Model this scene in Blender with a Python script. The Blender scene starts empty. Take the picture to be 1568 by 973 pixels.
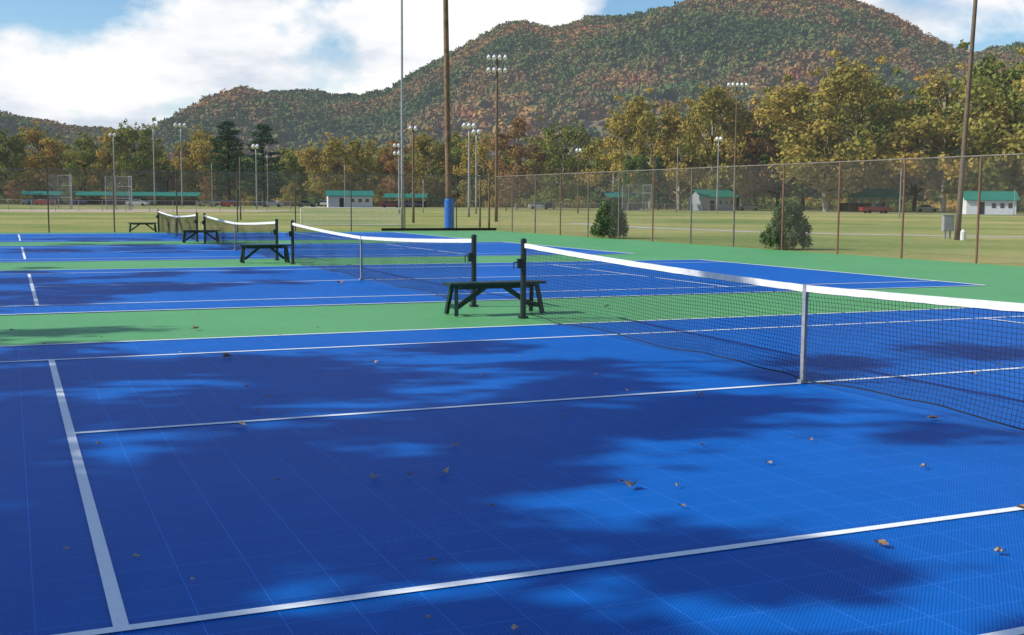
import bpy, math, random
import numpy as np
from mathutils import Vector, Matrix, noise as mnoise
R = random.Random(7)
NP = np.random.RandomState(7)
# ---------------------------------------------------------------- camera fit (survey of the court lines)
def basis(yaw, pit, rol):
    f = np.array([math.sin(yaw)*math.cos(pit), math.cos(yaw)*math.cos(pit), -math.sin(pit)])
    r = np.array([math.cos(yaw), -math.sin(yaw), 0.0]); u = np.cross(r, f)
    return r*math.cos(rol)+u*math.sin(rol), u*math.cos(rol)-r*math.sin(rol), f
def proj(p, P):
    r, u, f = basis(p[3], p[4], p[5]); d = np.array(P)-p[:3]; z = d@f
    return 784+p[6]*(d@r)/z, 486.5-p[6]*(d@u)/z
def resid(p):
    s, t1, t2, t3 = p[7:11]
    L = [((-6.4,0,0),(113,662)),((0,0,0),(1237,583)),((-6.4,-4.115,0),(183,968)),((-6.4,4.115,0),(76,550)),
         ((0,6.4,0),(803,486)),((0,6.4,1.07),(803,379)),((0,0,.914),(1237,447)),((t1,-4.115,0),(1568,775)),
         ((t2,5.485,0),(725,499)),((t3,5.485,0),(0,527)),((11.885,s-5.485,0),(1515,434)),
         ((0,s-6.4,0),(728,469)),((0,s+6.4,0),(446,404)),((0,2*s-6.4,0),(422,None)),((0,2*s+6.4,0),(311,None)),((0,3*s+6.4,0),(242,None))]
    o = []
    for P, q in L:
        x, y = proj(p, P); o.append(x-q[0])
        if q[1] is not None: o.append(2*(y-q[1]))
    return np.array(o)
p = np.array([-6.9,-8.65,1.66,math.radians(24),math.radians(5.7),math.radians(.3),1716,14.9,-3,1,-6.0])
for it in range(40):
    r0 = resid(p); J = np.zeros((len(r0), len(p)))
    for i in range(len(p)):
        q = p.copy(); e = 1e-5*max(1,abs(p[i])); q[i]+=e; J[:,i]=(resid(q)-r0)/e
    p = p - np.linalg.solve(J.T@J+1e-6*np.eye(len(p)), J.T@r0)
CX,CY,CH,YAW,PIT,ROL,F,SP = [float(v) for v in p[:8]]
rr,uu,ff = basis(YAW,PIT,ROL)
FH = np.array([math.sin(YAW),math.cos(YAW),0.]); RH = np.array([math.cos(YAW),-math.sin(YAW),0.])
def ray(x,y): return ff+rr*(x-784)/F-uu*(y-486.5)/F
def T(x,y,d):
    v = ray(x,y); k = d/(v@FH); return np.array([CX,CY,CH])+v*k
def G(x,y):
    v = ray(x,y); k = -CH/v[2]; q = np.array([CX,CY,CH])+v*k; return (q[0],q[1])
def hor(x):
    a,b = T(x,300,100)[2],T(x,340,100)[2]; return 300+40*(a-CH)/(a-b)
def S(x,d):
    q = T(x,hor(x),d); return (q[0],q[1])
def H(x,y,d): return float(T(x,y,d)[2])
# ---------------------------------------------------------------- helpers
SC = bpy.context.scene
def link(o, parent=None):
    SC.collection.objects.link(o)
    if parent: o.parent = parent
    return o
def empty(name, loc=(0,0,0), rz=0):
    e = bpy.data.objects.new(name, None); e.empty_display_size=.3
    e.location = loc; e.rotation_euler=(0,0,rz); return link(e)
def mesh(name, V, Fc, mats, mi=None, smooth=False, shade=None):
    m = bpy.data.meshes.new(name); m.from_pydata([tuple(map(float,v)) for v in V], [], [tuple(int(i) for i in f) for f in Fc])
    for a in (mats if isinstance(mats,(list,tuple)) else [mats]): m.materials.append(a)
    if mi is not None: m.polygons.foreach_set('material_index', np.array(mi,dtype=np.int32))
    if smooth: m.polygons.foreach_set('use_smooth', np.ones(len(m.polygons),dtype=bool))
    if shade is not None:
        a = m.attributes.new('shade','FLOAT','FACE'); a.data.foreach_set('value', np.array(shade,dtype=np.float32))
    m.update(); return m
def obj(name, V, Fc, mats, parent=None, **k):
    return link(bpy.data.objects.new(name, mesh(name,V,Fc,mats,**k)), parent)
class B:
    def __init__(s): s.V=[]; s.F=[]; s.M=[]
    def add(s,V,Fc,m=0):
        n=len(s.V); s.V+=list(V); s.F+=[tuple(i+n for i in f) for f in Fc]; s.M+=[m]*len(Fc)
    def box(s,c,d,m=0,rz=0,mat=None):
        x,y,z=[a/2 for a in d]; co=math.cos(rz); si=math.sin(rz); vs=[]
        for a,b,e in [(-1,-1,-1),(1,-1,-1),(1,1,-1),(-1,1,-1),(-1,-1,1),(1,-1,1),(1,1,1),(-1,1,1)]:
            v=Vector((a*x,b*y,e*z))
            if mat: v=mat@v
            vs.append((c[0]+v.x*co-v.y*si, c[1]+v.x*si+v.y*co, c[2]+v.z))
        s.add(vs,[(0,3,2,1),(4,5,6,7),(0,1,5,4),(1,2,6,5),(2,3,7,6),(3,0,4,7)],m)
    def beam(s,a,b,w,h,m=0):
        a=Vector(a);b=Vector(b);d=b-a;q=d.to_track_quat('X','Z').to_matrix()
        s.box((a+b)/2,(d.length,w,h),m,mat=q)
    def tube(s,pts,rad,n=8,m=0,cap=True):
        pts=[Vector(q) for q in pts]
        if not isinstance(rad,(list,tuple)): rad=[rad]*len(pts)
        V=[];Fc=[]
        for i,q in enumerate(pts):
            d=(pts[min(i+1,len(pts)-1)]-pts[max(i-1,0)]).normalized()
            a=Vector((1,0,0)) if abs(d.z)>=.99 else d.cross(Vector((0,0,1))).normalized()
            b=d.cross(a)
            for j in range(n):
                t=2*math.pi*j/n; V.append(tuple(q+a*math.cos(t)*rad[i]+b*math.sin(t)*rad[i]))
        for i in range(len(pts)-1):
            for j in range(n):
                k=(j+1)%n; Fc.append((i*n+j,i*n+k,(i+1)*n+k,(i+1)*n+j))
        if cap: Fc.append(tuple(range(n))[::-1]); Fc.append(tuple(range((len(pts)-1)*n,len(pts)*n)))
        s.add(V,Fc,m)
    def wire(s,a,b,r,seg):
        s.tube([a.lerp(b,k/seg) for k in range(seg+1)],r,3,cap=False)
    def out(s,name,mats,parent=None,smooth=False,**k):
        return obj(name,s.V,s.F,mats,parent,mi=s.M,smooth=smooth,**k)
def nt(name):
    m=bpy.data.materials.new(name); m.use_nodes=True; t=m.node_tree; return m,t,t.nodes['Principled BSDF']
def N(t,ty,**k):
    n=t.nodes.new(ty)
    for a,b in k.items():
        if a.startswith('i_'): n.inputs[a[2:].replace('_',' ')].default_value=b
        else: setattr(n,a,b)
    return n
def ramp(t,fac,stops):
    r=t.nodes.new('ShaderNodeValToRGB'); t.links.new(fac,r.inputs[0]); e=r.color_ramp.elements
    while len(e)<len(stops): e.new(.5)
    for i,(q,c) in enumerate(stops): e[i].position=q; e[i].color=(*c,1)
    return r.outputs[0]
def mat(name,c1,c2=None,scale=5,rough=.6,metal=0,spec=.4,bump=0,detail=4):
    m,t,b=nt(name); c2=c2 or tuple(x*.8 for x in c1)
    tc=N(t,'ShaderNodeTexCoord'); n=N(t,'ShaderNodeTexNoise',i_Scale=scale,i_Detail=detail); t.links.new(tc.outputs['Object'],n.inputs['Vector'])
    t.links.new(ramp(t,n.outputs[0],[(.35,c1),(.65,c2)]),b.inputs['Base Color'])
    b.inputs['Roughness'].default_value=rough; b.inputs['Metallic'].default_value=metal; b.inputs['Specular IOR Level'].default_value=spec
    if bump:
        q=N(t,'ShaderNodeBump',i_Strength=bump,i_Distance=.02); t.links.new(n.outputs[0],q.inputs['Height']); t.links.new(q.outputs[0],b.inputs['Normal'])
    return m
def mathn(t):
    L=t.links.new
    def mth(op,a,bv=None,c=None):
        n=t.nodes.new('ShaderNodeMath'); n.operation=op
        for i,v in enumerate((a,bv,c)):
            if v is None: continue
            if isinstance(v,(int,float)): n.inputs[i].default_value=v
            else: L(v,n.inputs[i])
        return n.outputs[0]
    return mth
# ---------------------------------------------------------------- materials
def court_mat(name,ca,cb,spec=.06,seamk=.42):
    m,t,b=nt(name); L=t.links.new; mth=mathn(t)
    g=N(t,'ShaderNodeNewGeometry'); sp=N(t,'ShaderNodeSeparateXYZ'); L(g.outputs['Position'],sp.inputs[0])
    def line(s,per,w): return mth('LESS_THAN',mth('PINGPONG',s,per/2),w)
    seam=mth('MAXIMUM',line(sp.outputs[0],.305,.0024),line(sp.outputs[1],.305,.0024))
    big=N(t,'ShaderNodeTexNoise',i_Scale=.35,i_Detail=6,i_Roughness=.6); L(g.outputs['Position'],big.inputs['Vector'])
    fine=N(t,'ShaderNodeTexNoise',i_Scale=60,i_Detail=2); L(g.outputs['Position'],fine.inputs['Vector'])
    cell=N(t,'ShaderNodeVectorMath',operation='SNAP'); L(g.outputs['Position'],cell.inputs[0]); cell.inputs[1].default_value=(.305,.305,9)
    wn=N(t,'ShaderNodeTexWhiteNoise',noise_dimensions='3D'); L(cell.outputs[0],wn.inputs['Vector'])
    f=mth('ADD',mth('MULTIPLY',big.outputs[0],.75),mth('MULTIPLY',wn.outputs[0],.08)); f=mth('ADD',f,mth('MULTIPLY',fine.outputs[0],.2))
    c=ramp(t,f,[(.3,ca),(.8,cb)])
    lat=mth('MULTIPLY',mth('PINGPONG',mth('ADD',sp.outputs[0],sp.outputs[1]),.011),mth('PINGPONG',mth('SUBTRACT',sp.outputs[0],sp.outputs[1]),.011))
    lat=mth('MULTIPLY',lat,1/.000121)
    hole=mth('MULTIPLY',mth('GREATER_THAN',lat,.40),.7)
    mx=N(t,'ShaderNodeMix',data_type='RGBA'); L(hole,mx.inputs['Factor']); L(c,mx.inputs['A']); mx.inputs['B'].default_value=(*[q*.25 for q in ca],1)
    # worn pale seams, broken up so they are not ruled lines
    brk=mth('MULTIPLY',seam,mth('MULTIPLY',big.outputs[0],seamk*1.9))
    mx2=N(t,'ShaderNodeMix',data_type='RGBA'); L(brk,mx2.inputs['Factor']); L(mx.outputs['Result'],mx2.inputs['A'])
    mx2.inputs['B'].default_value=(*[min(1,q*1.5+.07) for q in cb],1)
    L(mx2.outputs['Result'],b.inputs['Base Color'])
    bp=N(t,'ShaderNodeBump',i_Strength=.4,i_Distance=.004); L(mth('SUBTRACT',1,lat),bp.inputs['Height']); L(bp.outputs[0],b.inputs['Normal'])
    b.inputs['Roughness'].default_value=.5; b.inputs['Specular IOR Level'].default_value=spec
    return m
M_blue=court_mat('blue_court_tile',(.0005,.105,.44),(.001,.157,.60))
M_green=court_mat('green_court_tile',(.11,.36,.14),(.15,.45,.18),seamk=.2)
M_line=mat('line_paint',(.88,.89,.90),(.80,.82,.85),scale=30,rough=.6)
M_net=mat('net_cord',(.012,.013,.014),rough=.8)
M_band=mat('net_headband',(.78,.78,.77),(.66,.66,.64),scale=12,rough=.8)
M_strap=mat('strap_webbing',(.30,.31,.33),(.2,.21,.23),scale=20,rough=.7)
M_post=mat('net_post_paint',(.012,.025,.025),(.02,.03,.028),rough=.35)
M_bench=mat('bench_green_paint',(.006,.030,.022),(.011,.045,.032),scale=9,rough=.5,bump=.2)
M_galv=mat('galvanised_steel',(.38,.39,.40),(.26,.27,.28),scale=8,rough=.45,metal=.2)
M_wire=mat('chain_link_wire',(.22,.20,.18),(.15,.13,.11),scale=2,rough=.6)
M_rust=mat('rusty_post',(.27,.11,.065),(.17,.10,.07),scale=6,rough=.75)
M_brown=mat('brown_post',(.12,.085,.06),(.17,.12,.09),scale=4,rough=.75)
M_greyp=mat('weathered_post',(.22,.19,.16),(.15,.12,.09),scale=4,rough=.7)
M_wood=mat('pole_timber',(.24,.15,.085),(.13,.08,.05),scale=3,rough=.85,bump=.4)
M_bluep=mat('blue_pad',(.005,.11,.46),(.01,.14,.54),scale=4,rough=.45)
M_white=mat('white_siding',(.68,.68,.64),(.58,.59,.56),scale=3,rough=.7)
M_grey=mat('grey_siding',(.30,.32,.33),(.24,.26,.27),scale=3,rough=.7)
M_roof=mat('green_metal_roof',(.02,.17,.12),(.03,.21,.15),scale=2,rough=.45)
M_dark=mat('dark_opening',(.015,.016,.018),rough=.5)
M_glass=mat('window_glass',(.02,.03,.035),rough=.08,spec=.8)
M_tyre=mat('tyre_rubber',(.015,.015,.015),rough=.8)
M_black=mat('black_board',(.03,.025,.02),rough=.8)
M_lamp=mat('lamp_housing',(.80,.81,.82),(.66,.67,.68),rough=.4)
M_bark=mat('bark',(.10,.075,.055),(.05,.038,.028),scale=4,rough=.9,bump=.5)
M_barkp=mat('pale_bark',(.42,.39,.34),(.16,.13,.10),scale=1.2,rough=.9,bump=.3)
def add_haze(m,t,res,out,haze):  # distance haze painted in: constant pale blue glow mixed into the material
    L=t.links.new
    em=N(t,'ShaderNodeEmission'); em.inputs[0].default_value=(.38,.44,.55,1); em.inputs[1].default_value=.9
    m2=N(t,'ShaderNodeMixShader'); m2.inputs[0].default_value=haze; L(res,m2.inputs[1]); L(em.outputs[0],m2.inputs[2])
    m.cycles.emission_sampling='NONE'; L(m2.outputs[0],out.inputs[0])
def leafmat(name,stops,haze=0,trans=.3,spatial=False,gain=1.0):
    m,t,b=nt(name); L=t.links.new; out=t.nodes['Material Output']; t.nodes.remove(b); mth=mathn(t)
    stops=[(q,tuple(v*gain for v in c)) for q,c in stops]
    a=N(t,'ShaderNodeAttribute',attribute_name='shade'); oi=N(t,'ShaderNodeObjectInfo')
    if spatial:
        nz=N(t,'ShaderNodeTexNoise',i_Scale=.0075,i_Detail=3); L(oi.outputs['Location'],nz.inputs['Vector'])
        f=mth('ADD',mth('MULTIPLY',oi.outputs['Random'],.46),mth('MULTIPLY',mth('SUBTRACT',nz.outputs[0],.5),2.1)); f=mth('ADD',f,mth('MULTIPLY',a.outputs['Fac'],.1)); f=mth('ADD',f,.22)
    else:
        f=mth('ADD',mth('MULTIPLY',a.outputs['Fac'],.75),mth('MULTIPLY',oi.outputs['Random'],.25))
    c=ramp(t,f,stops)
    d=N(t,'ShaderNodeBsdfDiffuse'); L(c,d.inputs[0]); res=d.outputs[0]
    if trans:
        tr=N(t,'ShaderNodeBsdfTranslucent'); L(c,tr.inputs[0])
        mx=N(t,'ShaderNodeMixShader'); mx.inputs[0].default_value=trans; L(d.outputs[0],mx.inputs[1]); L(tr.outputs[0],mx.inputs[2])
        res=mx.outputs[0]
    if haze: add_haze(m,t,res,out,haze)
    else: L(res,out.inputs[0])
    return m
HZ=.05  # painted haze glow that also brightens the background tree leaves
LM={
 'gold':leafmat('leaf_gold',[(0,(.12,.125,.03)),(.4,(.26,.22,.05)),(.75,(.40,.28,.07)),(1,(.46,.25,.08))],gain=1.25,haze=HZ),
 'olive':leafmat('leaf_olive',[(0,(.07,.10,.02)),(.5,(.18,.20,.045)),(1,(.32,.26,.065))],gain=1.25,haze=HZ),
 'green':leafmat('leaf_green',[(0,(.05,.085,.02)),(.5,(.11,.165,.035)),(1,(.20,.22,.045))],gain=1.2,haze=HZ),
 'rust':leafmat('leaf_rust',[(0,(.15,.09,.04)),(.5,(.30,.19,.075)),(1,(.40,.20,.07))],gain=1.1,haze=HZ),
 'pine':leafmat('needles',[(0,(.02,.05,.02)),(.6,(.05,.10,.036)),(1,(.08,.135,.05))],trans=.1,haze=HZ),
 'cedar':leafmat('cedar_needles',[(0,(.05,.09,.04)),(.6,(.11,.165,.07)),(1,(.17,.21,.09))],trans=.1),
 'shade':leafmat('leaf_shade_tree',[(0,(.05,.07,.015)),(1,(.12,.12,.03))],trans=.1),
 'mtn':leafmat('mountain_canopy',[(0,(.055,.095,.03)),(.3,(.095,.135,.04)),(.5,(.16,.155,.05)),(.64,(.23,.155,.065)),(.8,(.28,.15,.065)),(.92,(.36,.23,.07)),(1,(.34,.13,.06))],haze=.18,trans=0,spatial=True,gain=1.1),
}
# ---------------------------------------------------------------- world, sun
W=bpy.data.worlds.new("World"); SC.world=W; W.use_nodes=True; t=W.node_tree; L=t.links.new; mth=mathn(t)
EL=math.radians(37); AZ=YAW-math.radians(97)
SD=Vector((math.sin(AZ)*math.cos(EL),math.cos(AZ)*math.cos(EL),math.sin(EL)))
bg=t.nodes['Background']; sky=N(t,'ShaderNodeTexSky'); sky.sky_type='NISHITA'; sky.sun_disc=False; sky.sun_elevation=EL; sky.sun_rotation=AZ%(2*math.pi)
sky.air_density=1.0; sky.dust_density=.3; sky.ozone_density=2.5
hs=N(t,'ShaderNodeHueSaturation'); hs.inputs['Saturation'].default_value=1.2; L(sky.outputs[0],hs.inputs['Color']); L(hs.outputs[0],bg.inputs[0]); bg.inputs[1].default_value=.14
tc=N(t,'ShaderNodeTexCoord'); mp=N(t,'ShaderNodeMapping'); mp.inputs['Scale'].default_value=(1,1,1.9); mp.inputs['Location'].default_value=(3.1,1.7,.4); L(tc.outputs['Generated'],mp.inputs[0])
n1=N(t,'ShaderNodeTexNoise',i_Scale=5.6,i_Detail=7,i_Roughness=.52,i_Distortion=.15); L(mp.outputs[0],n1.inputs['Vector'])
mp2=N(t,'ShaderNodeMapping'); mp2.inputs['Scale'].default_value=(1,1,2.6); mp2.inputs['Location'].default_value=(3.1,1.7,.43); L(tc.outputs['Generated'],mp2.inputs[0])
n2=N(t,'ShaderNodeTexNoise',i_Scale=9,i_Detail=5,i_Roughness=.5); L(mp2.outputs[0],n2.inputs['Vector'])
sx=N(t,'ShaderNodeSeparateXYZ'); L(tc.outputs['Generated'],sx.inputs[0])
bank=N(t,'ShaderNodeMapRange'); L(sx.outputs[2],bank.inputs[0]); bank.inputs[1].default_value=.20; bank.inputs[2].default_value=.45; bank.inputs[3].default_value=.03; bank.inputs[4].default_value=-.16
mask=ramp(t,mth('ADD',n1.outputs[0],bank.outputs[0]),[(.455,(0,0,0)),(.50,(.45,.45,.45)),(.55,(1,1,1))])
ccol=ramp(t,n2.outputs[0],[(.36,(.66,.73,.83)),(.46,(.9,.92,.96)),(.54,(1.0,1.0,1.0))])
b2=N(t,'ShaderNodeBackground'); L(ccol,b2.inputs[0]); b2.inputs[1].default_value=1.02
ms=N(t,'ShaderNodeMixShader'); L(mask,ms.inputs[0]); L(bg.outputs[0],ms.inputs[1]); L(b2.outputs[0],ms.inputs[2]); L(ms.outputs[0],t.nodes['World Output'].inputs[0])
sl=bpy.data.lights.new('sun','SUN'); sl.energy=5.0; sl.angle=math.radians(.5); sl.color=(1,.96,.89)
so=link(bpy.data.objects.new('sun',sl)); so.rotation_euler=SD.to_track_quat('Z','Y').to_euler(); so.location=(0,0,60)
SC.view_settings.view_transform='Standard'; SC.view_settings.look='None'; SC.view_settings.exposure=0
# camera
cd=bpy.data.cameras.new('camera'); cam=link(bpy.data.objects.new('camera',cd)); cd.sensor_width=36; cd.lens=36*F/1568; cd.clip_end=20000; cd.clip_start=.05
cam.matrix_world=Matrix(((rr[0],uu[0],-ff[0],CX),(rr[1],uu[1],-ff[1],CY),(rr[2],uu[2],-ff[2],CH),(0,0,0,1)))
SC.camera=cam
# ---------------------------------------------------------------- ground
m,t,b=nt('grass'); L=t.links.new
g=N(t,'ShaderNodeNewGeometry'); n1=N(t,'ShaderNodeTexNoise',i_Scale=.045,i_Detail=6,i_Roughness=.65); n2=N(t,'ShaderNodeTexNoise',i_Scale=3,i_Detail=5,i_Roughness=.7)
L(g.outputs['Position'],n1.inputs['Vector']); L(g.outputs['Position'],n2.inputs['Vector'])
ad=N(t,'ShaderNodeMath',operation='MULTIPLY_ADD'); L(n2.outputs[0],ad.inputs[0]); ad.inputs[1].default_value=.45; L(n1.outputs[0],ad.inputs[2])
L(ramp(t,ad.outputs[0],[(.52,(.12,.19,.045)),(.66,(.23,.27,.075)),(.78,(.35,.33,.11)),(.92,(.48,.39,.18))]),b.inputs['Base Color']); b.inputs['Roughness'].default_value=.95; b.inputs['Specular IOR Level'].default_value=.1
bp=N(t,'ShaderNodeBump',i_Strength=.7,i_Distance=.08); L(n2.outputs[0],bp.inputs['Height']); L(bp.outputs[0],b.inputs['Normal'])
M_grass=m
M_dirt=mat('infield_dirt',(.55,.43,.30),(.46,.36,.25),scale=.3,rough=.95)
M_conc=mat('concrete',(.50,.48,.44),(.42,.40,.37),scale=1,rough=.9)
M_asph=mat('asphalt',(.24,.23,.22),(.19,.185,.18),scale=.5,rough=.9)
def sheet(name,pts,z,m,parent=None): return obj(name,[(q[0],q[1],z) for q in pts],[tuple(range(len(pts)))],m,parent)
sheet('ground',[(-5000,-3000),(5000,-3000),(5000,7000),(-5000,7000)],-.03,M_grass)
FX=18.75; FY=3*SP+8.0
sheet('court_apron',[(-18.6,-14),(FX-.15,-14),(FX-.15,FY-.2),(-18.6,FY-.2)],-.012,M_green)
def ln(b,x0,x1,y0,y1): b.add([(x0,y0,0),(x1,y0,0),(x1,y1,0),(x0,y1,0)],[(0,1,2,3)])
nb=B()
def topz(y):
    a=abs(y)/6.4; return .914+(1.07-.914)*a - .035*math.sin(math.pi*a)*.6
def bulge(y,z):
    a=(z/1.0); return .07*math.sin(math.pi*min(1,max(0,a)))*(mnoise.noise(Vector((y*.7,a*2,0)))+.6)*(1-abs(y/6.4)**6)
ys=np.linspace(-6.3,6.3,76)
def botz(y): return .03+.04*abs(math.sin(y*1.2))+.02*mnoise.noise(Vector((y*2,0,0)))
NH=22
for i in range(NH+1):
    a=i/NH; pts=[(bulge(y,botz(y)+(topz(y)-botz(y)-.03)*a),y,botz(y)+(topz(y)-botz(y)-.03)*a) for y in ys]
    nb.tube(pts,.0021 if 0<i<NH else .007,3,0,cap=False)
for y in np.arange(-6.3,6.301,.045):
    pts=[]
    for i in range(7):
        a=i/6; z=botz(y)+(topz(y)-botz(y)-.03)*a; pts.append((bulge(y,z),y,z))
    nb.tube(pts,.0021,3,0,cap=False)
bv=[];bf=[]
for k,y in enumerate(np.linspace(-6.36,6.36,80)):
    z=topz(y)+.004*mnoise.noise(Vector((y*3,1,0))); bv+=[(-.012,y,z-.062-.006*mnoise.noise(Vector((y*5,0,0)))),(-.014,y,z),(.014,y,z),(.012,y,z-.062)]
    if k: o=4*(k-1); bf+=[(o+j,o+4+j,o+4+(j+1)%4,o+(j+1)%4) for j in range(4)]
nb.add(bv,bf,1)
nb.box((0,0,.46),(.034,.046,.92),2); nb.box((0,0,.015),(.08,.06,.03),3)
net_me=mesh('net_mesh',nb.V,nb.F,[M_net,M_band,M_strap,M_galv],mi=nb.M)
pb=B()
for sgn in (-1,1):
    y=sgn*6.42
    pb.tube([(0,y,0),(0,y,1.1)],.042,14); pb.tube([(0,y,1.1),(0,y,1.125),(0,y,1.14)],[.047,.044,.02],14)
    pb.box((-.06,y,.78),(.07,.06,.14)); pb.tube([(-.1,y,.8),(-.15,y,.8),(-.15,y,.7)],.01,6)
    pb.tube([(0,y,0),(0,y,.02)],.08,14); pb.box((0.0,y-sgn*.045,.5),(.03,.02,.95))
post_me=mesh('net_posts',pb.V,pb.F,[M_post],smooth=False)
for c in range(4):
    cy=c*SP
    e=empty('tennis_court',(0,cy,0))
    o=sheet('playing_surface',[(-11.9,-5.5),(11.9,-5.5),(11.9,5.5),(-11.9,5.5)],-.006,M_blue,e)
    lb=B(); w=.06
    ln(lb,-11.885,11.885,-5.485,-5.485+w); ln(lb,-11.885,11.885,5.485-w,5.485)
    ln(lb,-11.885,11.885,-4.115,-4.115+w); ln(lb,-11.885,11.885,4.115-w,4.115)
    for a,q in [(-5.485+w,-4.115),(-4.115+w,4.115-w),(4.115,5.485-w)]:
        ln(lb,-11.885,-11.785,a,q); ln(lb,11.785,11.885,a,q)
    for sx_ in (-6.43,6.37):
        ln(lb,sx_,sx_+w,-4.115+w,-w/2); ln(lb,sx_,sx_+w,w/2,4.115-w); ln(lb,sx_,sx_+w,-w/2,w/2)
    ln(lb,-6.37,6.37,-w/2,w/2)
    lo=lb.out('court_lines',[M_line],e); lo.location.z=-.001
    nE=empty('tennis_net',(0,cy,0))
    link(bpy.data.objects.new('net_mesh_and_band',net_me),nE); link(bpy.data.objects.new('net_posts',post_me),nE)
# ---------------------------------------------------------------- benches
def bench(x,y,L_=1.75,rz=0):
    e=empty('bench',(x,y,0),rz); s=B()
    for k in range(3): s.box((0,-.115+k*.115,.455),(L_,.1,.035))
    for sx in (-1,1): s.box((sx*(L_/2-.16),0,.42),(.05,.32,.035))
    s.out('seat',[M_bench],e); s=B()
    for sx in (-1,1):
        xx=sx*(L_/2-.12)
        for sy in (-1,1): s.beam((xx,sy*.09,.42),(xx+sx*.04,sy*.2,0.0),.06,.045)
        s.beam((xx,-.17,.12),(xx,.17,.12),.04,.06)
    s.out('legs',[M_bench],e); s=B()
    for sx in (-1,1): s.beam((sx*(L_/2-.16),0,.1),(sx*.12,0,.42),.045,.07)
    s.box((0,0,.4),(L_-.4,.05,.06)); s.out('braces',[M_bench],e)
bench(-.14,7.15,1.55,.02); bench(-.55,SP+7.3,1.35,-.03); bench(-.0,2*SP+7.4,1.45,.04); bench(-.65,3*SP+7.4,1.4)
# ---------------------------------------------------------------- fences
def fence(name,a,b_,h=3.05,post=3.05,mp=M_rust,start=0,zig=.07,wr=.0017,postr=.034,mixp=False,rail=None,seg=10):
    a=Vector((*a,0)); b_=Vector((*b_,0)); d=(b_-a); Ln=d.length; d.normalize(); e=empty(name,(0,0,0))
    s=B(); n=int((Ln-start)/post)
    for i in range(n+1):
        q=a+d*(start+i*post); mi=0
        if mixp: mi=0 if (i<13 or i%3==0) else 1
        s.tube([q+Vector((0,0,-.03)),q+Vector((0,0,h+.04))],postr,8,mi)
    s.out('posts',[mp,M_greyp],e); s=B()
    s.tube([a+Vector((0,0,h)),b_+Vector((0,0,h))],.022,6); s.out('top_rail',[rail or mp],e)
    s=B(); nrm=Vector((-d.y,d.x,0))*.045
    x=-h
    while x<Ln:
        for dr in (1,-1):
            x0,x1=(x,x+h); z0,z1=(0.03,h) if dr==1 else (h,0.03)
            if x0<0: z0=z0+(z1-z0)*(-x0/h); x0=0
            if x1>Ln: f_=(Ln-x0)/(x1-x0); z1=z0+(z1-z0)*f_; x1=Ln
            if x1>x0: s.wire(a+d*x0+nrm*dr*.98+Vector((0,0,z0)),a+d*x1+nrm*dr*.98+Vector((0,0,z1)),wr,seg)
        x+=zig
    s.out('chain_link_mesh',[M_wire],e); return e
fence('chain_link_fence',(FX,-14.0),(FX,FY),mp=M_rust,start=(G(1467,403)[1]+14)%3.05,mixp=True,rail=M_greyp)
fence('chain_link_fence',(-24,FY),(FX-.06,FY),mp=M_brown,start=.7,rail=M_greyp)
kx=G(565,352)[0]
s=B(); s.box(((kx+FX)/2,FY-.09,.07),(FX-kx,.04,.14)); s.out('kick_board',[M_black])
# ---------------------------------------------------------------- poles
def pole(name,x,d,ytop,r0=.12,r1=.08,m=M_galv,lights=0,w=1.6,xtop=None,rows=1,ls=1.0):
    px,py=S(x,d); h=H(x,ytop,d); e=empty(name,(px,py,0),-YAW)
    dx=0 if xtop is None else (xtop-x)/F*d
    s=B(); s.tube([(dx*k/6,0,-.03+h*k/6) for k in range(7)],[r0+(r1-r0)*k/6 for k in range(7)],12); s.out('mast',[m],e,smooth=True)
    if lights:
        s=B(); lb=B()
        for rw in range(rows):
            z=h-.25-rw*1.0
            s.box((dx,-.12,z),(w,.1,.1))
            for k in range(lights):
                xx=dx-w/2+w*(k+.5)/lights
                lb.tube([(xx,-.15,z+.16*ls),(xx,-.2,z+.14*ls),(xx,-.2-.35*ls,z-.12*ls),(xx,-.2-.37*ls,z-.14*ls)],[.06*ls,.13*ls,.21*ls,.2*ls],10); s.box((xx,-.12,z+.07),(.06,.06,.1))
        s.out('crossarm',[m],e); lb.out('lamps',[M_lamp],e)
    return e
q=pole('utility_pole',688,69.5,-60,.20,.14,M_wood,xtop=681)
s=B(); s.tube([(0,0,0),(0,0,.06),(0,0,1.7),(0,0,1.78)],[.27,.29,.29,.27],18); s.out('blue_pad',[M_bluep],q,smooth=False)
pole('tall_metal_pole',616,70.5,-80,.085,.06)
pole('utility_pole',1468,55,-60,.14,.085,M_brown,xtop=1481)
pole('stadium_light',760,95,84,.14,.08,M_brown,lights=4,w=1.8,rows=2,ls=.85)
pole('stadium_light',1124,200,128,.2,.1,M_brown,lights=5,w=3.8,ls=1.4)
pole('stadium_light',237,250,190,.16,.1,M_galv,lights=3,w=3,ls=1.7)
pole('stadium_light',279,250,190,.16,.1,M_galv,lights=3,w=3,ls=1.7)
pole('stadium_light',176,260,205,.16,.1,M_galv,lights=2,w=2,ls=1.7)
pole('stadium_light',633,88,192,.10,.07,M_brown,lights=2,w=.8,ls=.7)
pole('stadium_light',718,120,189,.13,.08,M_galv,lights=3,w=1.5,rows=1,ls=1.1)
pole('stadium_light',611,150,220,.12,.08,M_galv,lights=3,w=1.5,rows=2,ls=1)
pole('stadium_light',729,150,199,.12,.08,M_galv,lights=2,w=1.3,ls=1.2)
pole('stadium_light',1098,210,211,.13,.09,M_galv,lights=2,w=1.3,ls=1.6)
pole('stadium_light',885,170,228,.11,.07,M_brown,lights=2,w=1,ls=1.2)
pole('stadium_light',393,200,222,.12,.08,M_galv,lights=2,w=1.4,ls=1.5)
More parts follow.
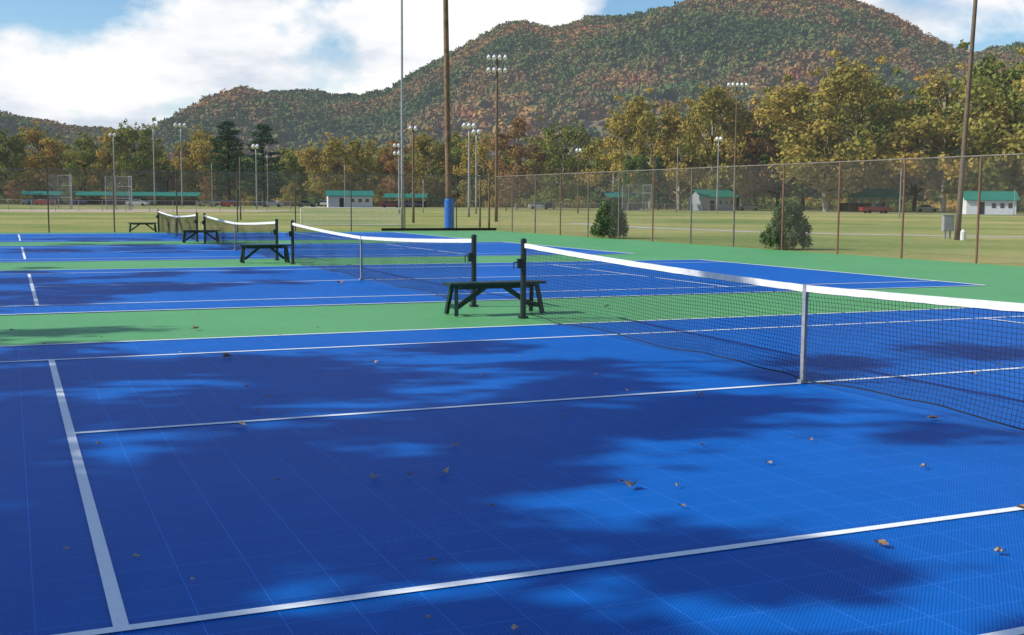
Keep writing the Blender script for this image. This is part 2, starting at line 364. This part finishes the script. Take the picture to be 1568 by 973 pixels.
for x,d,yt in [(368,95,240),(735,74,272),(749,73,268),(648,160,275),(1036,190,225),(410,240,235),(1553,180,290),(1378,140,258),(325,230,250),(528,200,252)]:
    pole('field_post',x,d,yt,.07,.05,M_brown if d<100 else M_galv)
# ---------------------------------------------------------------- buildings
def building(name,x,d,wpx,h,dep=5,rz=0,mw=M_white,roof_h=1.2,openf=False):
    px,py=S(x,d); w=wpx/F*d; e=empty(name,(px,py,0),-YAW+rz)
    if not openf:
        s=B(); s.add([(-w/2,-dep/2,-.02),(w/2,-dep/2,-.02),(w/2,dep/2,-.02),(-w/2,dep/2,-.02),(-w/2,-dep/2,h),(w/2,-dep/2,h),(w/2,dep/2,h),(-w/2,dep/2,h),(-w/2,0,h+roof_h),(w/2,0,h+roof_h)],
            [(0,1,5,4),(2,3,7,6),(1,2,6,9,5),(3,0,4,8,7)]); s.out('walls',[mw],e)
        s=B(); s.box((-w*.2,-dep/2-.02,1.05),(1.0,.06,2.1)); s.out('door',[M_dark],e)
        s=B()
        for k in (.05,.22,.38): s.box((w*k,-dep/2-.02,h*.6),(w*.08,.06,.8))
        s.out('windows',[M_glass],e)
    else:
        s=B(); nn=max(2,int(w/4))
        for i in range(nn+1):
            for sy in (-1,1): s.box((-w/2+w*i/nn,sy*dep*.45,h/2),(.16,.16,h))
        s.out('posts',[M_brown],e)
        s=B(); s.box((0,dep*.42,h*.3),(w,.1,h*.6)); s.out('back_wall',[M_dark],e)
    s=B(); o=.45; rh=roof_h; dd=dep/2+o; zz=h-o*rh/(dep/2)
    for sg in (-1,1):
        s.add([(-w/2-o,sg*dd,zz+.02),(w/2+o,sg*dd,zz+.02),(w/2+o,0,h+rh+.02),(-w/2-o,0,h+rh+.02),(-w/2-o,sg*dd,zz+.14),(w/2+o,sg*dd,zz+.14),(w/2+o,0,h+rh+.14),(-w/2-o,0,h+rh+.14)],
              [(0,1,2,3),(4,5,6,7),(0,1,5,4),(1,2,6,5),(3,0,4,7)])
    s.out('roof',[M_roof],e)
    return e
building('storage_shed',1090,245,58,2.9,6,.35,M_grey,1.3)
building('concession_stand',1514,200,70,2.5,6,-.25,M_white,1.3)
building('picnic_pavilion',1328,240,72,3.0,9,0,roof_h=1.6,openf=True)
building('white_clubhouse',535,270,66,2.6,8,.2,M_white,1.1)
building('dugout_shelter',170,292,270,2.4,5,0,roof_h=.8,openf=True)
building('dugout_shelter',622,285,60,2.4,4,0,roof_h=.8,openf=True)
building('brown_shed',950,240,48,2.6,6,.2,M_brown,1.0)
def backstop(x,d,wpx,h):
    px,py=S(x,d); w=wpx/F*d; e=empty('baseball_backstop',(px,py,0),-YAW); s=B(); pts=[(-w/2,0),(-w/4,1.6),(w/4,1.6),(w/2,0)]
    for a in pts: s.tube([(a[0],a[1],0),(a[0],a[1],h)],.06,6)
    for z in (h*.35,h*.7,h):
        for a,c in zip(pts,pts[1:]): s.tube([(a[0],a[1],z),(c[0],c[1],z)],.04,5)
    s.out('frame',[M_galv],e); s=B()
    for a,c in zip(pts,pts[1:]):
        a=Vector((*a,0)); c=Vector((*c,0)); l=(c-a).length; n=int(l/.12)
        for i in range(n): q=a.lerp(c,(i+.5)/n); s.wire(q,q+Vector((0,0,h)),.007,3)
        for k in range(int(h/.12)): s.wire(a+Vector((0,0,k*.12)),c+Vector((0,0,k*.12)),.007,2)
    s.out('mesh',[M_galv],e)
backstop(92,170,36,5.0); backstop(182,165,40,4.8); backstop(975,200,44,4.6)
px,py=S(539,76); e=empty('soccer_goal',(px,py,0),-YAW+.05); w=155/F*76; s=B(); gh=1.15
for sx_ in (-1,1):
    s.tube([(sx_*w/2,0,0),(sx_*w/2,0,gh)],.035,8); s.tube([(sx_*w/2,0,gh),(sx_*w/2,.4,gh),(sx_*w/2,1.3,0),(sx_*w/2,0,0)],.025,6)
s.tube([(-w/2,0,gh),(w/2,0,gh)],.03,8); s.tube([(-w/2,1.3,0.03),(w/2,1.3,.03)],.025,6); s.out('frame',[M_band],e); s=B()
for i in range(60):
    x=-w/2+w*i/59; s.tube([(x,.02,gh),(x,.4,gh),(x,1.3,0)],.007,3,cap=False)
for k in range(14):
    a=k/13; s.wire(Vector((-w/2,.4+.9*a,gh*(1-a))),Vector((w/2,.4+.9*a,gh*(1-a))),.007,12)
s.out('goal_net',[M_band],e)
for (xa,xb,d) in [(-60,460,150),(790,1100,190)]:
    fence('field_fence',S(xa,d),S(xb,d),h=1.4,mp=M_galv,zig=.2,wr=.006,postr=.04,seg=4)
px,py=S(1453,56); e=empty('utility_cabinet',(px,py,0),-YAW); s=B(); s.box((0,0,.75),(.5,.3,.75)); s.box((-.12,0,.19),(.08,.08,.4)); s.box((.12,0,.19),(.08,.08,.4)); s.out('body',[M_galv],e); s=B(); s.box((0,-.16,.75),(.42,.02,.66)); s.box((0,0,1.14),(.56,.36,.03)); s.out('door_and_cap',[M_grey],e)
px,py=S(1477,54); e=empty('white_jug',(px,py,0)); s=B(); s.tube([(0,0,0),(0,0,.38),(0,0,.45),(0,0,.5)],[.13,.13,.08,.05],12); s.out('cap',[M_white],e)  # a white jug standing beside the pole
# ---------------------------------------------------------------- roads, dirt
def strip(name,pl,w,z,m):
    V=[];Fc=[]
    for i,q in enumerate(pl):
        a=np.array(pl[max(i-1,0)]);c=np.array(pl[min(i+1,len(pl)-1)]);d=c-a;d=d/np.linalg.norm(d);n=np.array([-d[1],d[0]])*w/2
        V+=[(q[0]+n[0],q[1]+n[1],z),(q[0]-n[0],q[1]-n[1],z)]
        if i: Fc.append((2*i-2,2*i-1,2*i+1,2*i))
    return obj(name,V,Fc,m)
strip('footpath',[S(880,90),S(1000,76),S(1150,68),S(1300,64),S(1450,62),S(1700,60),S(2200,60)],1.6,-.02,M_conc)
strip('park_road',[S(-200,275),S(300,265),S(760,255),S(1000,235),S(1300,215),S(1568,190),S(1900,165)],11,-.02,M_asph)
ip=[];c=S(225,165)
for i in range(40):
    a=2*math.pi*i/40; rr_=17+2.5*math.sin(2*a)+1.2*math.sin(5*a); ip.append((c[0]+rr_*1.3*math.cos(a),c[1]+rr_*1.3*math.sin(a)))
sheet('baseball_infield',ip,-.018,M_dirt)
# ---------------------------------------------------------------- cars
def car(x,d,rz,paint,kind='car'):
    px,py=S(x,d); e=empty('pickup_truck' if kind=='truck' else 'parked_car',(px,py,0),-YAW+rz)
    if kind=='truck':
        low=[(-2.6,.45),(2.6,.45),(2.65,.9),(1.2,1.05),(-2.6,1.05)]; cab=[(-.5,1.05),(1.15,1.05),(.6,1.72),(-.4,1.72)]; Wd=.95
    else:
        low=[(-2.2,.35),(2.2,.35),(2.25,.75),(1.2,.95),(-1.9,1.0),(-2.25,.8)]; cab=[(-1.75,.98),(1.15,.95),(.4,1.45),(-1.2,1.45)]; Wd=.87
    def ext(pl,wd,taper=0):
        n=len(pl); zc=min(q[1] for q in pl); V=[(a,-wd+taper*(z-zc),z) for a,z in pl]+[(a,wd-taper*(z-zc),z) for a,z in pl]
        return V,[tuple(range(n)),tuple(range(2*n-1,n-1,-1))]+[(i,(i+1)%n,(i+1)%n+n,i+n) for i in range(n)]
    s=B(); s.add(*ext(low,Wd)); o=s.out('body',[paint],e); bm=o.modifiers.new('b','BEVEL'); bm.width=.07; bm.segments=2
    s=B(); s.add(*ext(cab,Wd-.05,.3)); s.out('windows',[M_glass],e)
    s=B(); zt=cab[2][1]; s.box(((cab[2][0]+cab[3][0])/2,0,zt+.02),(cab[2][0]-cab[3][0]+.1,Wd*1.6,.05)); s.out('cab_roof',[paint],e)
    s=B()
    for xx in (-1.4,1.45):
        for yy in (-1,1): s.tube([(xx,yy*(Wd-.2),.34),(xx,yy*(Wd+.02),.34)],.34,14)
    s.out('wheels',[M_tyre],e)
paints=[mat('car_paint',c,c,rough=.25,spec=.6) for c in [(.4,.4,.4),(.2,.015,.015),(.03,.05,.14),(.6,.6,.6),(.05,.05,.05),(.12,.15,.10)]]
car(1341,200,0.1,paints[1],'truck')
for i,x in enumerate([45,68,118,210,235,318,335,352,395,418,440,470,500,598,632,826,842,1146,1420]):
    car(x,[285,262][i%2]+R.uniform(-4,4) if x<800 else 245,R.uniform(-.3,.3)+(1.57 if i%4==0 else 0),paints[i%6])
# ---------------------------------------------------------------- vegetation
def leaf_quads(C,Rd,n,size,flat=.8,shell=.5,rs=NP):
    V=[];SH=[]
    for c,r,k in zip(C,Rd,n):
        d=rs.normal(size=(k,3)); d/=np.linalg.norm(d,axis=1)[:,None]; rad=r*(shell+(1-shell)*rs.rand(k))*(1+.25*rs.normal(size=k)*.5)
        P=np.array(c)+d*rad[:,None]*np.array([1,1,flat]); base=rs.rand()
        a=rs.normal(size=(k,3)); a/=np.linalg.norm(a,axis=1)[:,None]; b=np.cross(a,d+.3*rs.normal(size=(k,3))); b/=(np.linalg.norm(b,axis=1)[:,None]+1e-6)
        s=size*(.6+.8*rs.rand(k))[:,None]
        q=np.stack([P-a*s*.5,P-b*s*.35,P+a*s*.5,P+b*s*.35],1); V.append(q.reshape(-1,3)); SH.append(np.clip(base*.7+.3*rs.rand(k),0,1))
    V=np.concatenate(V); nn=len(V)//4; return V,np.arange(nn*4).reshape(-1,4),np.concatenate(SH)
def tree_mesh(name,h,w,leaf,bark,nl=5000,size=.5,seed=0,crown0=.18,clumps=26,bare=.0,flat=.7):
    rs=np.random.RandomState(seed); r=random.Random(seed); s=B()
    bend=[(0,0,0)]; 
    for k in range(1,7): bend.append((bend[-1][0]+r.uniform(-.25,.25),bend[-1][1]+r.uniform(-.25,.25),h*.8*k/6))
    s.tube(bend,[h*.018*(1-.8*k/6) for k in range(7)],8)
    C=[];Rd=[]
    for i in range(clumps):
        a=r.uniform(0,2*math.pi); zz=crown0+(1-crown0)*(i+.5)/clumps*.93; prof=math.sin(math.pi*min(1,(zz-crown0)/(1-crown0)*.85+.15))**.6
        rad=w/2*prof*r.uniform(.35,.9); c=(math.cos(a)*rad,math.sin(a)*rad,h*zz+r.uniform(-.05,.02)*h); C.append(c); Rd.append(w*r.uniform(.10,.20))
        k=min(5,max(1,int((zz-.12)/.8*6))); st=Vector(bend[k]) ; mid=(st+Vector(c))/2+Vector((0,0,-.02*h)); s.tube([st,mid,Vector(c)],[h*.006,h*.004,h*.0015],5)
        for _ in range(3):
            tp=Vector(c)+Vector((r.gauss(0,1),r.gauss(0,1),r.gauss(.3,.7)))*w*.1; s.tube([mid.lerp(Vector(c),.5),tp],[h*.002,h*.0007],4)
            C.append(tuple(tp)); Rd.append(w*.05)
    nper=[int(nl/clumps*(r.uniform(.5,1.3) if i%4==0 else .14)*(0.35 if r.random()<bare else 1)) for i in range(len(C))]
    V,Fq,sh=leaf_quads(C,Rd,nper,size,flat=flat,shell=.35,rs=rs)
    nb_=len(s.V); nf=len(s.F)
    return mesh(name,s.V+list(V),s.F+[tuple(f+nb_) for f in Fq],[bark,leaf],mi=[0]*nf+[1]*len(Fq),shade=[0]*nf+list(sh))
def pine_mesh(name,h,w,seed,leaf=None,nl=5000,size=.45):
    rs=np.random.RandomState(seed); r=random.Random(seed); s=B(); s.tube([(0,0,0),(.1,0,h*.5),(0,0,h*.97)],[h*.014,h*.009,h*.002],8)
    C=[];Rd=[];z=.22
    while z<.97:
        wd=w/2*(1-((z-.2)/.85))**.75*r.uniform(.6,1.1)
        for j in range(5):
            a=r.uniform(0,6.28); zj=z+r.uniform(-.025,.025)
            for f_ in (.35,.7,1):
                c=(math.cos(a)*wd*f_,math.sin(a)*wd*f_,h*zj+wd*.12*f_); C.append(c); Rd.append(w*.085*(1.2-.4*f_))
            s.tube([(0,0,h*zj-.2),C[-1]],[.06,.015],4)
        z+=.045
    V,Fq,sh=leaf_quads(C,Rd,[max(4,int(nl/len(C)))]*len(C),size,flat=.5,shell=.2,rs=rs); nb_=len(s.V); nf=len(s.F)
    return mesh(name,s.V+list(V),s.F+[tuple(f+nb_) for f in Fq],[M_bark,leaf or LM['pine']],mi=[0]*nf+[1]*len(Fq),shade=[0]*nf+list(sh))
PR={}
for nme,lf,bk,w,cl,bare,sd in [('gold',LM['gold'],M_barkp,17,34,.1,1),('gold2',LM['gold'],M_barkp,15,30,.25,2),('olive',LM['olive'],M_bark,16,32,.05,3),('olive2',LM['olive'],M_barkp,18,38,.1,4),('green',LM['green'],M_bark,14,28,0,5),('rust',LM['rust'],M_barkp,14,26,.4,6)]:
    PR[nme]=tree_mesh(nme+'_tree_mesh',20,w,lf,bk,nl=8500,size=.56,seed=sd,clumps=cl,bare=bare)
PR['pine']=pine_mesh('pine_mesh',20,10,9)
def tree(kind,x,d,ytop,name,wide=1):
    px,py=S(x,d); h=H(x,ytop,d); o=link(bpy.data.objects.new(name,PR[kind])); k=h/20; o.location=(px,py,-.03); o.scale=(k*wide,k*wide,k); o.rotation_euler=(0,0,R.uniform(0,6.28)); return o
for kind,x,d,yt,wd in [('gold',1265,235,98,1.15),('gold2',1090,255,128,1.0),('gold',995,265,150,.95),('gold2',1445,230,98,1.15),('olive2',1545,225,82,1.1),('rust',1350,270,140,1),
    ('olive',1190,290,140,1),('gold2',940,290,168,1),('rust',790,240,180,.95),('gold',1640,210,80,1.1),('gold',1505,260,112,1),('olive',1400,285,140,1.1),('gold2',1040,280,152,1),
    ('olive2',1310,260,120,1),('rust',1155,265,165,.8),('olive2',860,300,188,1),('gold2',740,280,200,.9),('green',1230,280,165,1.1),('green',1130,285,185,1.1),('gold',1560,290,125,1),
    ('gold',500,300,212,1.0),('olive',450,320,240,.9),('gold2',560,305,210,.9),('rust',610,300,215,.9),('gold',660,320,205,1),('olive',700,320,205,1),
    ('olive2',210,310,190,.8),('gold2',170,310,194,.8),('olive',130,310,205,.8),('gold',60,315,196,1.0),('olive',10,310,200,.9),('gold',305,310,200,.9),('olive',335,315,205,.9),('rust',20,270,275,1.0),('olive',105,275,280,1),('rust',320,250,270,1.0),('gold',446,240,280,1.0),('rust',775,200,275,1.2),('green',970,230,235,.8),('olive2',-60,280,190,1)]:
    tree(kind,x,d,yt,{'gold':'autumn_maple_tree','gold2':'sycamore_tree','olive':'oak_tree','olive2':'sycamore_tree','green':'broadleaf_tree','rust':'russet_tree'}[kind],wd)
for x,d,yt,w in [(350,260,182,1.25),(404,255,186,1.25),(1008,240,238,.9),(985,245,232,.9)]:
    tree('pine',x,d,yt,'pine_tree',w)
rs=np.random.RandomState(5); C=[];Rd=[]
for i in range(210):
    z=rs.rand()**1.3*1.45+.1; wd=1.02*(1-(z/1.75))**.6; a=rs.rand()*6.28; q=rs.rand()**.45
    C.append((math.cos(a)*wd*q,math.sin(a)*wd*q,z+.18*q)); Rd.append(.14)
s=B(); s.tube([(0,0,0),(0,0,1.2)],[.06,.02],7)
for c in C[::2]: s.tube([(0,0,c[2]*.6),c],[.015,.006],4)
V,Fq,sh=leaf_quads(C,Rd,[70]*len(C),.075,flat=1.7,shell=.1,rs=rs); nb_=len(s.V); nf=len(s.F)
jm=mesh('juniper_mesh',s.V+list(V),s.F+[tuple(f+nb_) for f in Fq],[M_bark,LM['cedar']],mi=[0]*nf+[1]*len(Fq),shade=[0]*nf+list(sh))
def juniper(x,y0,hh,rz):
    g_=G(x,y0); o=link(bpy.data.objects.new('juniper_bush',jm)); o.location=(g_[0]+.3,g_[1],-.03); k=hh/1.7; o.scale=(k,k,k); o.rotation_euler=(0,0,rz)
juniper(925,364,1.75,0); juniper(1194,381,1.7,2)
# ---------------------------------------------------------------- instancing
def scatter(o,coll,smin,smax):
    ng=bpy.data.node_groups.new(o.name+'_scatter','GeometryNodeTree'); ng.interface.new_socket('Geometry',in_out='INPUT',socket_type='NodeSocketGeometry'); ng.interface.new_socket('Geometry',in_out='OUTPUT',socket_type='NodeSocketGeometry')
    n=ng.nodes; L=ng.links.new; gi=n.new('NodeGroupInput'); go=n.new('NodeGroupOutput'); ip_=n.new('GeometryNodeInstanceOnPoints'); ci=n.new('GeometryNodeCollectionInfo')
    ci.inputs['Collection'].default_value=coll; ci.inputs['Separate Children'].default_value=True; ci.inputs['Reset Children'].default_value=True
    ip_.inputs['Pick Instance'].default_value=True
    r1=n.new('FunctionNodeRandomValue'); r1.data_type='FLOAT_VECTOR'; r1.inputs[0].default_value=(0,0,0); r1.inputs[1].default_value=(.12,.12,6.28)
    r2=n.new('FunctionNodeRandomValue'); r2.data_type='FLOAT_VECTOR'; r2.inputs[0].default_value=(smin,)*3; r2.inputs[1].default_value=(smax,)*3; r2.inputs['Seed'].default_value=3
    L(gi.outputs[0],ip_.inputs['Points']); L(ci.outputs[0],ip_.inputs['Instance']); L(r1.outputs[0],ip_.inputs['Rotation']); L(r2.outputs[0],ip_.inputs['Scale']); L(ip_.outputs[0],go.inputs[0])
    md=o.modifiers.new('scatter','NODES'); md.node_group=ng
def coll(name,meshes):
    c=bpy.data.collections.new(name)
    for i,m_ in enumerate(meshes): c.objects.link(bpy.data.objects.new(name+'_part',m_))
    return c
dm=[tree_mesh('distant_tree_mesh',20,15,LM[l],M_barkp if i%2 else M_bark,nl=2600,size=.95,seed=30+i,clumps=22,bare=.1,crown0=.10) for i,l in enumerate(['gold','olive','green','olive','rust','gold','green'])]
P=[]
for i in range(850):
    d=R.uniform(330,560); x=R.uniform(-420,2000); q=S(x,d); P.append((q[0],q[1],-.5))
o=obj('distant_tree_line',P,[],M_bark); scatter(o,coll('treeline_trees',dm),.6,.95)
P=[]
for i in range(900):
    d=R.uniform(305,345); x=R.uniform(-420,2000); q=S(x,d); P.append((q[0],q[1],-1))
us=[]
for i,l in enumerate(['olive','green','gold']):
    rs=np.random.RandomState(60+i); C=[(rs.normal()*1.2,rs.normal()*1.2,1+rs.rand()*2) for _ in range(8)]; V,Fq,sh=leaf_quads(C,[1.1]*8,[60]*8,.6,rs=rs); us.append(mesh('undergrowth_mesh',V,Fq,[LM[l]],shade=sh))
o=obj('undergrowth',P,[],M_bark); scatter(o,coll('undergrowth_bushes',us),.7,1.5)
# ---------------------------------------------------------------- mountain
prof=[(-700,190),(-200,172),(0,178),(25,188),(70,197),(110,209),(200,214),(230,212),(290,194),(330,174),(370,153),(420,143),(480,141),(520,148),(560,147),(600,138),(640,112),(700,80),(745,55),(775,38),(800,34),(825,42),(850,45),(900,29),(960,26),(1020,12),(1060,6),(1110,-3),(1180,-8),(1240,-10),(1290,0),(1350,24),(1400,52),(1450,77),(1480,85),(1510,76),(1568,66),(1700,60),(1900,90),(2300,150)]
D0,D1,D2=470.,1500.,2600.
ex=np.array([a for a,b in prof],float); ee=np.array([(H(a,b,1000)-CH)/1000 for a,b in prof])
def terr(x,d):
    E=np.interp(x,ex,ee)-8/1500
    tt=(d-D0)/(D1-D0)
    g_=tt*(1.3-.3*tt) if tt<=1 else 1-.55*((d-D1)/(D2-D1))
    g_=max(g_,0); z=CH+E*d*g_
    q=S(x,d); c_=max(0,min(1,tt)); w_=4*c_*(1-c_)
    nz=mnoise.fractal(Vector((q[0]/420+3,q[1]/420,0)),1.2,2.0,3)
    rd=mnoise.noise(Vector((q[0]/200,q[1]/420,4)))
    z+=w_*(60*nz+60*rd)*min(1,E/.08)
    if tt<0: z=-1
    return q[0],q[1],z
V=[];Fc=[];NX,ND=260,130
for j in range(ND+1):
    d=D0-20+(D2-D0)*(j/ND)**1.1
    for i in range(NX+1):
        a_=terr(-500+i*(2600)/NX,d); V.append((a_[0],a_[1],a_[2]-3.0))
for j in range(ND):
    for i in range(NX):
        a=j*(NX+1)+i; Fc.append((a,a+1,a+NX+2,a+NX+1))
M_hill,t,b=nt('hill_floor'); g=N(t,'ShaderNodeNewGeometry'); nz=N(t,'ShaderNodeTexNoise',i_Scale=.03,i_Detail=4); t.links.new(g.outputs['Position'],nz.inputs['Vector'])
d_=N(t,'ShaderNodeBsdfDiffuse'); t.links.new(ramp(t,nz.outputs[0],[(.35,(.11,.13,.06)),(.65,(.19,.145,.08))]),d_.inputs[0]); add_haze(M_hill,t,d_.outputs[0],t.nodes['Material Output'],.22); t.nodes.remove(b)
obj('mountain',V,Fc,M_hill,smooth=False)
cs=[]
for i in range(5):
    rs=np.random.RandomState(80+i); C=[(rs.normal()*.28,rs.normal()*.28,.35+rs.rand()*.5) for _ in range(6)]
    V,Fq,sh=leaf_quads(C,[.5]*6,[20]*6,.40,flat=.9,shell=.75,rs=rs); cs.append(mesh('crown_mesh',V,Fq,[LM['mtn']],shade=sh))
P=[]
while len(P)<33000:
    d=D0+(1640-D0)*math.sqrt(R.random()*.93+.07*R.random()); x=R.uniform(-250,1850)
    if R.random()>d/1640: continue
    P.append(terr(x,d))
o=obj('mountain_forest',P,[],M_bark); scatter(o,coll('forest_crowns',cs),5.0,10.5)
# ---------------------------------------------------------------- shade trees left of the courts (out of view) – they dapple the courts
cot=1/math.tan(EL); SH=Vector((SD.x,SD.y,0)).normalized()
def shade_tree(trunk,clumps,seed):
    r=random.Random(seed); rs=np.random.RandomState(seed); s=B(); tx,ty=trunk; top=13
    s.tube([(0,0,-.05),(.1,0,3),(0,.15,7),(.1,.1,top)],[.42,.33,.25,.1],12)
    C=[];Rd=[];n=[]
    for gx,gy,hh,rd,dens in clumps:
        c=Vector((gx,gy,0))+SH*cot*hh+Vector((0,0,hh))-Vector((tx,ty,0))
        s.tube([(0,0,min(hh*.6,9)),(c*.5)+Vector((0,0,.5)),c],[.16,.09,.03],6)
        for k in range(max(2,int(rd*rd*2.6))):
            a=r.uniform(0,6.28); q=rd*math.sqrt(r.random()); sub=c+Vector((math.cos(a)*q,math.sin(a)*q,r.uniform(-.35,.35)*rd)); s.tube([c,sub],[.03,.01],4)
            C.append(tuple(sub)); Rd.append(r.uniform(.45,.95)); n.append(int(dens*r.uniform(60,130)))
    V,Fq,sh=leaf_quads(C,Rd,n,.27,flat=.5,shell=.1,rs=rs); nb_=len(s.V); nf=len(s.F)
    me=mesh('shade_tree_mesh',s.V+list(V),s.F+[tuple(f+nb_) for f in Fq],[M_bark,LM['shade']],mi=[0]*nf+[1]*len(Fq),shade=[0]*nf+list(sh))
    o=link(bpy.data.objects.new('shade_oak_tree',me)); o.location=(tx,ty,0)
shade_tree((-22,0),[(-7.3,-2.6,11,1.9,2.2),(-5.8,-3.3,11,1.8,2.1),(-5.2,-1.9,12,1.7,1.9),(-6.6,-5,10,1.7,2.1),(-8.5,-.5,11,2.0,2),(-4.4,-4.6,10,1.3,1.9),(-3.4,-5.7,10,1.0,1.9),(-4.0,-3.2,11,1.1,1.5),(-9,-4,10,2,1.7),(-2.9,-1.9,12,1.0,1.6),(-5,-5.8,10,1.3,1.9),(-1.8,-6,10,.8,1.6)],1)
shade_tree((-23,8),[(-4.6,-.6,13,1.5,1.9),(-3.1,-.8,13,1.2,1.6),(-6.8,1.6,12,1.9,1.8),(-4.6,1.6,13,1.6,1.6),(-2.7,1.5,13,1.3,1.3),(-1.2,1.0,14,1.1,1.1),(-6.2,4.2,12,1.5,1.2),(-8.5,3.5,11,1.8,1.5),(.6,.6,14,.9,.8),(2.4,.9,14,1.1,1.4),(-1.3,-1.2,13,1.1,1.5),(-.2,-1.5,13,.9,1.3),(-7.5,6.3,12,1.4,1.2),(-4.3,3.4,13,1.1,1),(-2,3,13,.8,.8)],2)
shade_tree((-24,21),[(-5.6,13.6,12,1.7,1.8),(-3.8,14.6,12,1.2,1.5),(-7.5,12.5,12,2,1.6),(-6,17.3,11,1.4,1.5),(-3.6,17.6,12,1.2,1.2),(-1.6,18.2,12,1.1,1),(-7,20.3,12,1.3,1),(-1.5,14.2,13,.9,.9)],3)
shade_tree((-24,40),[(-5,30,12,2,1.4),(-2,31,12,1.8,1.2),(1.5,31.5,12,1.6,1.1),(-4,35,12,2,1.3),(0,36.2,12,1.6,1),(-4,41,12,2.4,1.3),(1,43,12,2,1)],4)
# ---------------------------------------------------------------- fallen leaves
ml=mat('dry_leaf',(.30,.17,.08),(.16,.08,.04),scale=30,rough=.8); ml2=mat('pale_dry_leaf',(.5,.38,.24),(.3,.2,.12),scale=30,rough=.8)
s=B()
def fl(x,y,sz,m):
    a=R.uniform(0,6.28); n=10
    V=[(0,0,.012)]
    for i in range(n):
        t_=2*math.pi*i/n; r_=sz*(.5 if i%2 else .95)*(.7+.4*R.random()); V.append((math.cos(t_)*r_,math.sin(t_)*r_*.7,.006+abs(math.sin(t_+.4))*sz*.55*R.uniform(.5,1.2)))
    ca,sa=math.cos(a),math.sin(a); s.add([(x+v[0]*ca-v[1]*sa,y+v[0]*sa+v[1]*ca,v[2]) for v in V],[(0,i+1,(i+1)%n+1) for i in range(n)],m)
for px_,py_,sz,m_ in [(967,747,.065,1),(573,733,.05,1),(1347,836,.05,0),(681,725,.05,1),(369,653,.055,1),(1070,607,.06,0),(1430,643,.07,0),(1415,717,.045,1),(1530,848,.04,1),(299,505,.09,1),(347,548,.07,0),(573,557,.07,1),(1038,746,.03,1),(1044,777,.032,0),(912,576,.05,1),(206,856,.03,1),(657,949,.024,1),(102,843,.022,1),(1565,782,.045,0),(697,684,.035,1),(739,575,.04,1),(296,890,.02,1),(661,861,.028,0),(1176,711,.035,1),(928,471,.08,0),(520,435,.1,0),(1240,676,.035,0),(410,610,.035,0),(860,640,.03,0),(424,737,.025,0),(1490,575,.05,1),(755,777,.025,0),(961,600,.035,1),(377,594,.035,0)]:
    g_=G(px_,py_); fl(g_[0],g_[1],sz,m_)
for i in range(170): fl(R.uniform(-9,9),R.uniform(-5,30),R.uniform(.012,.035),R.choice((0,1)))
s.out('fallen_leaves',[ml,ml2])
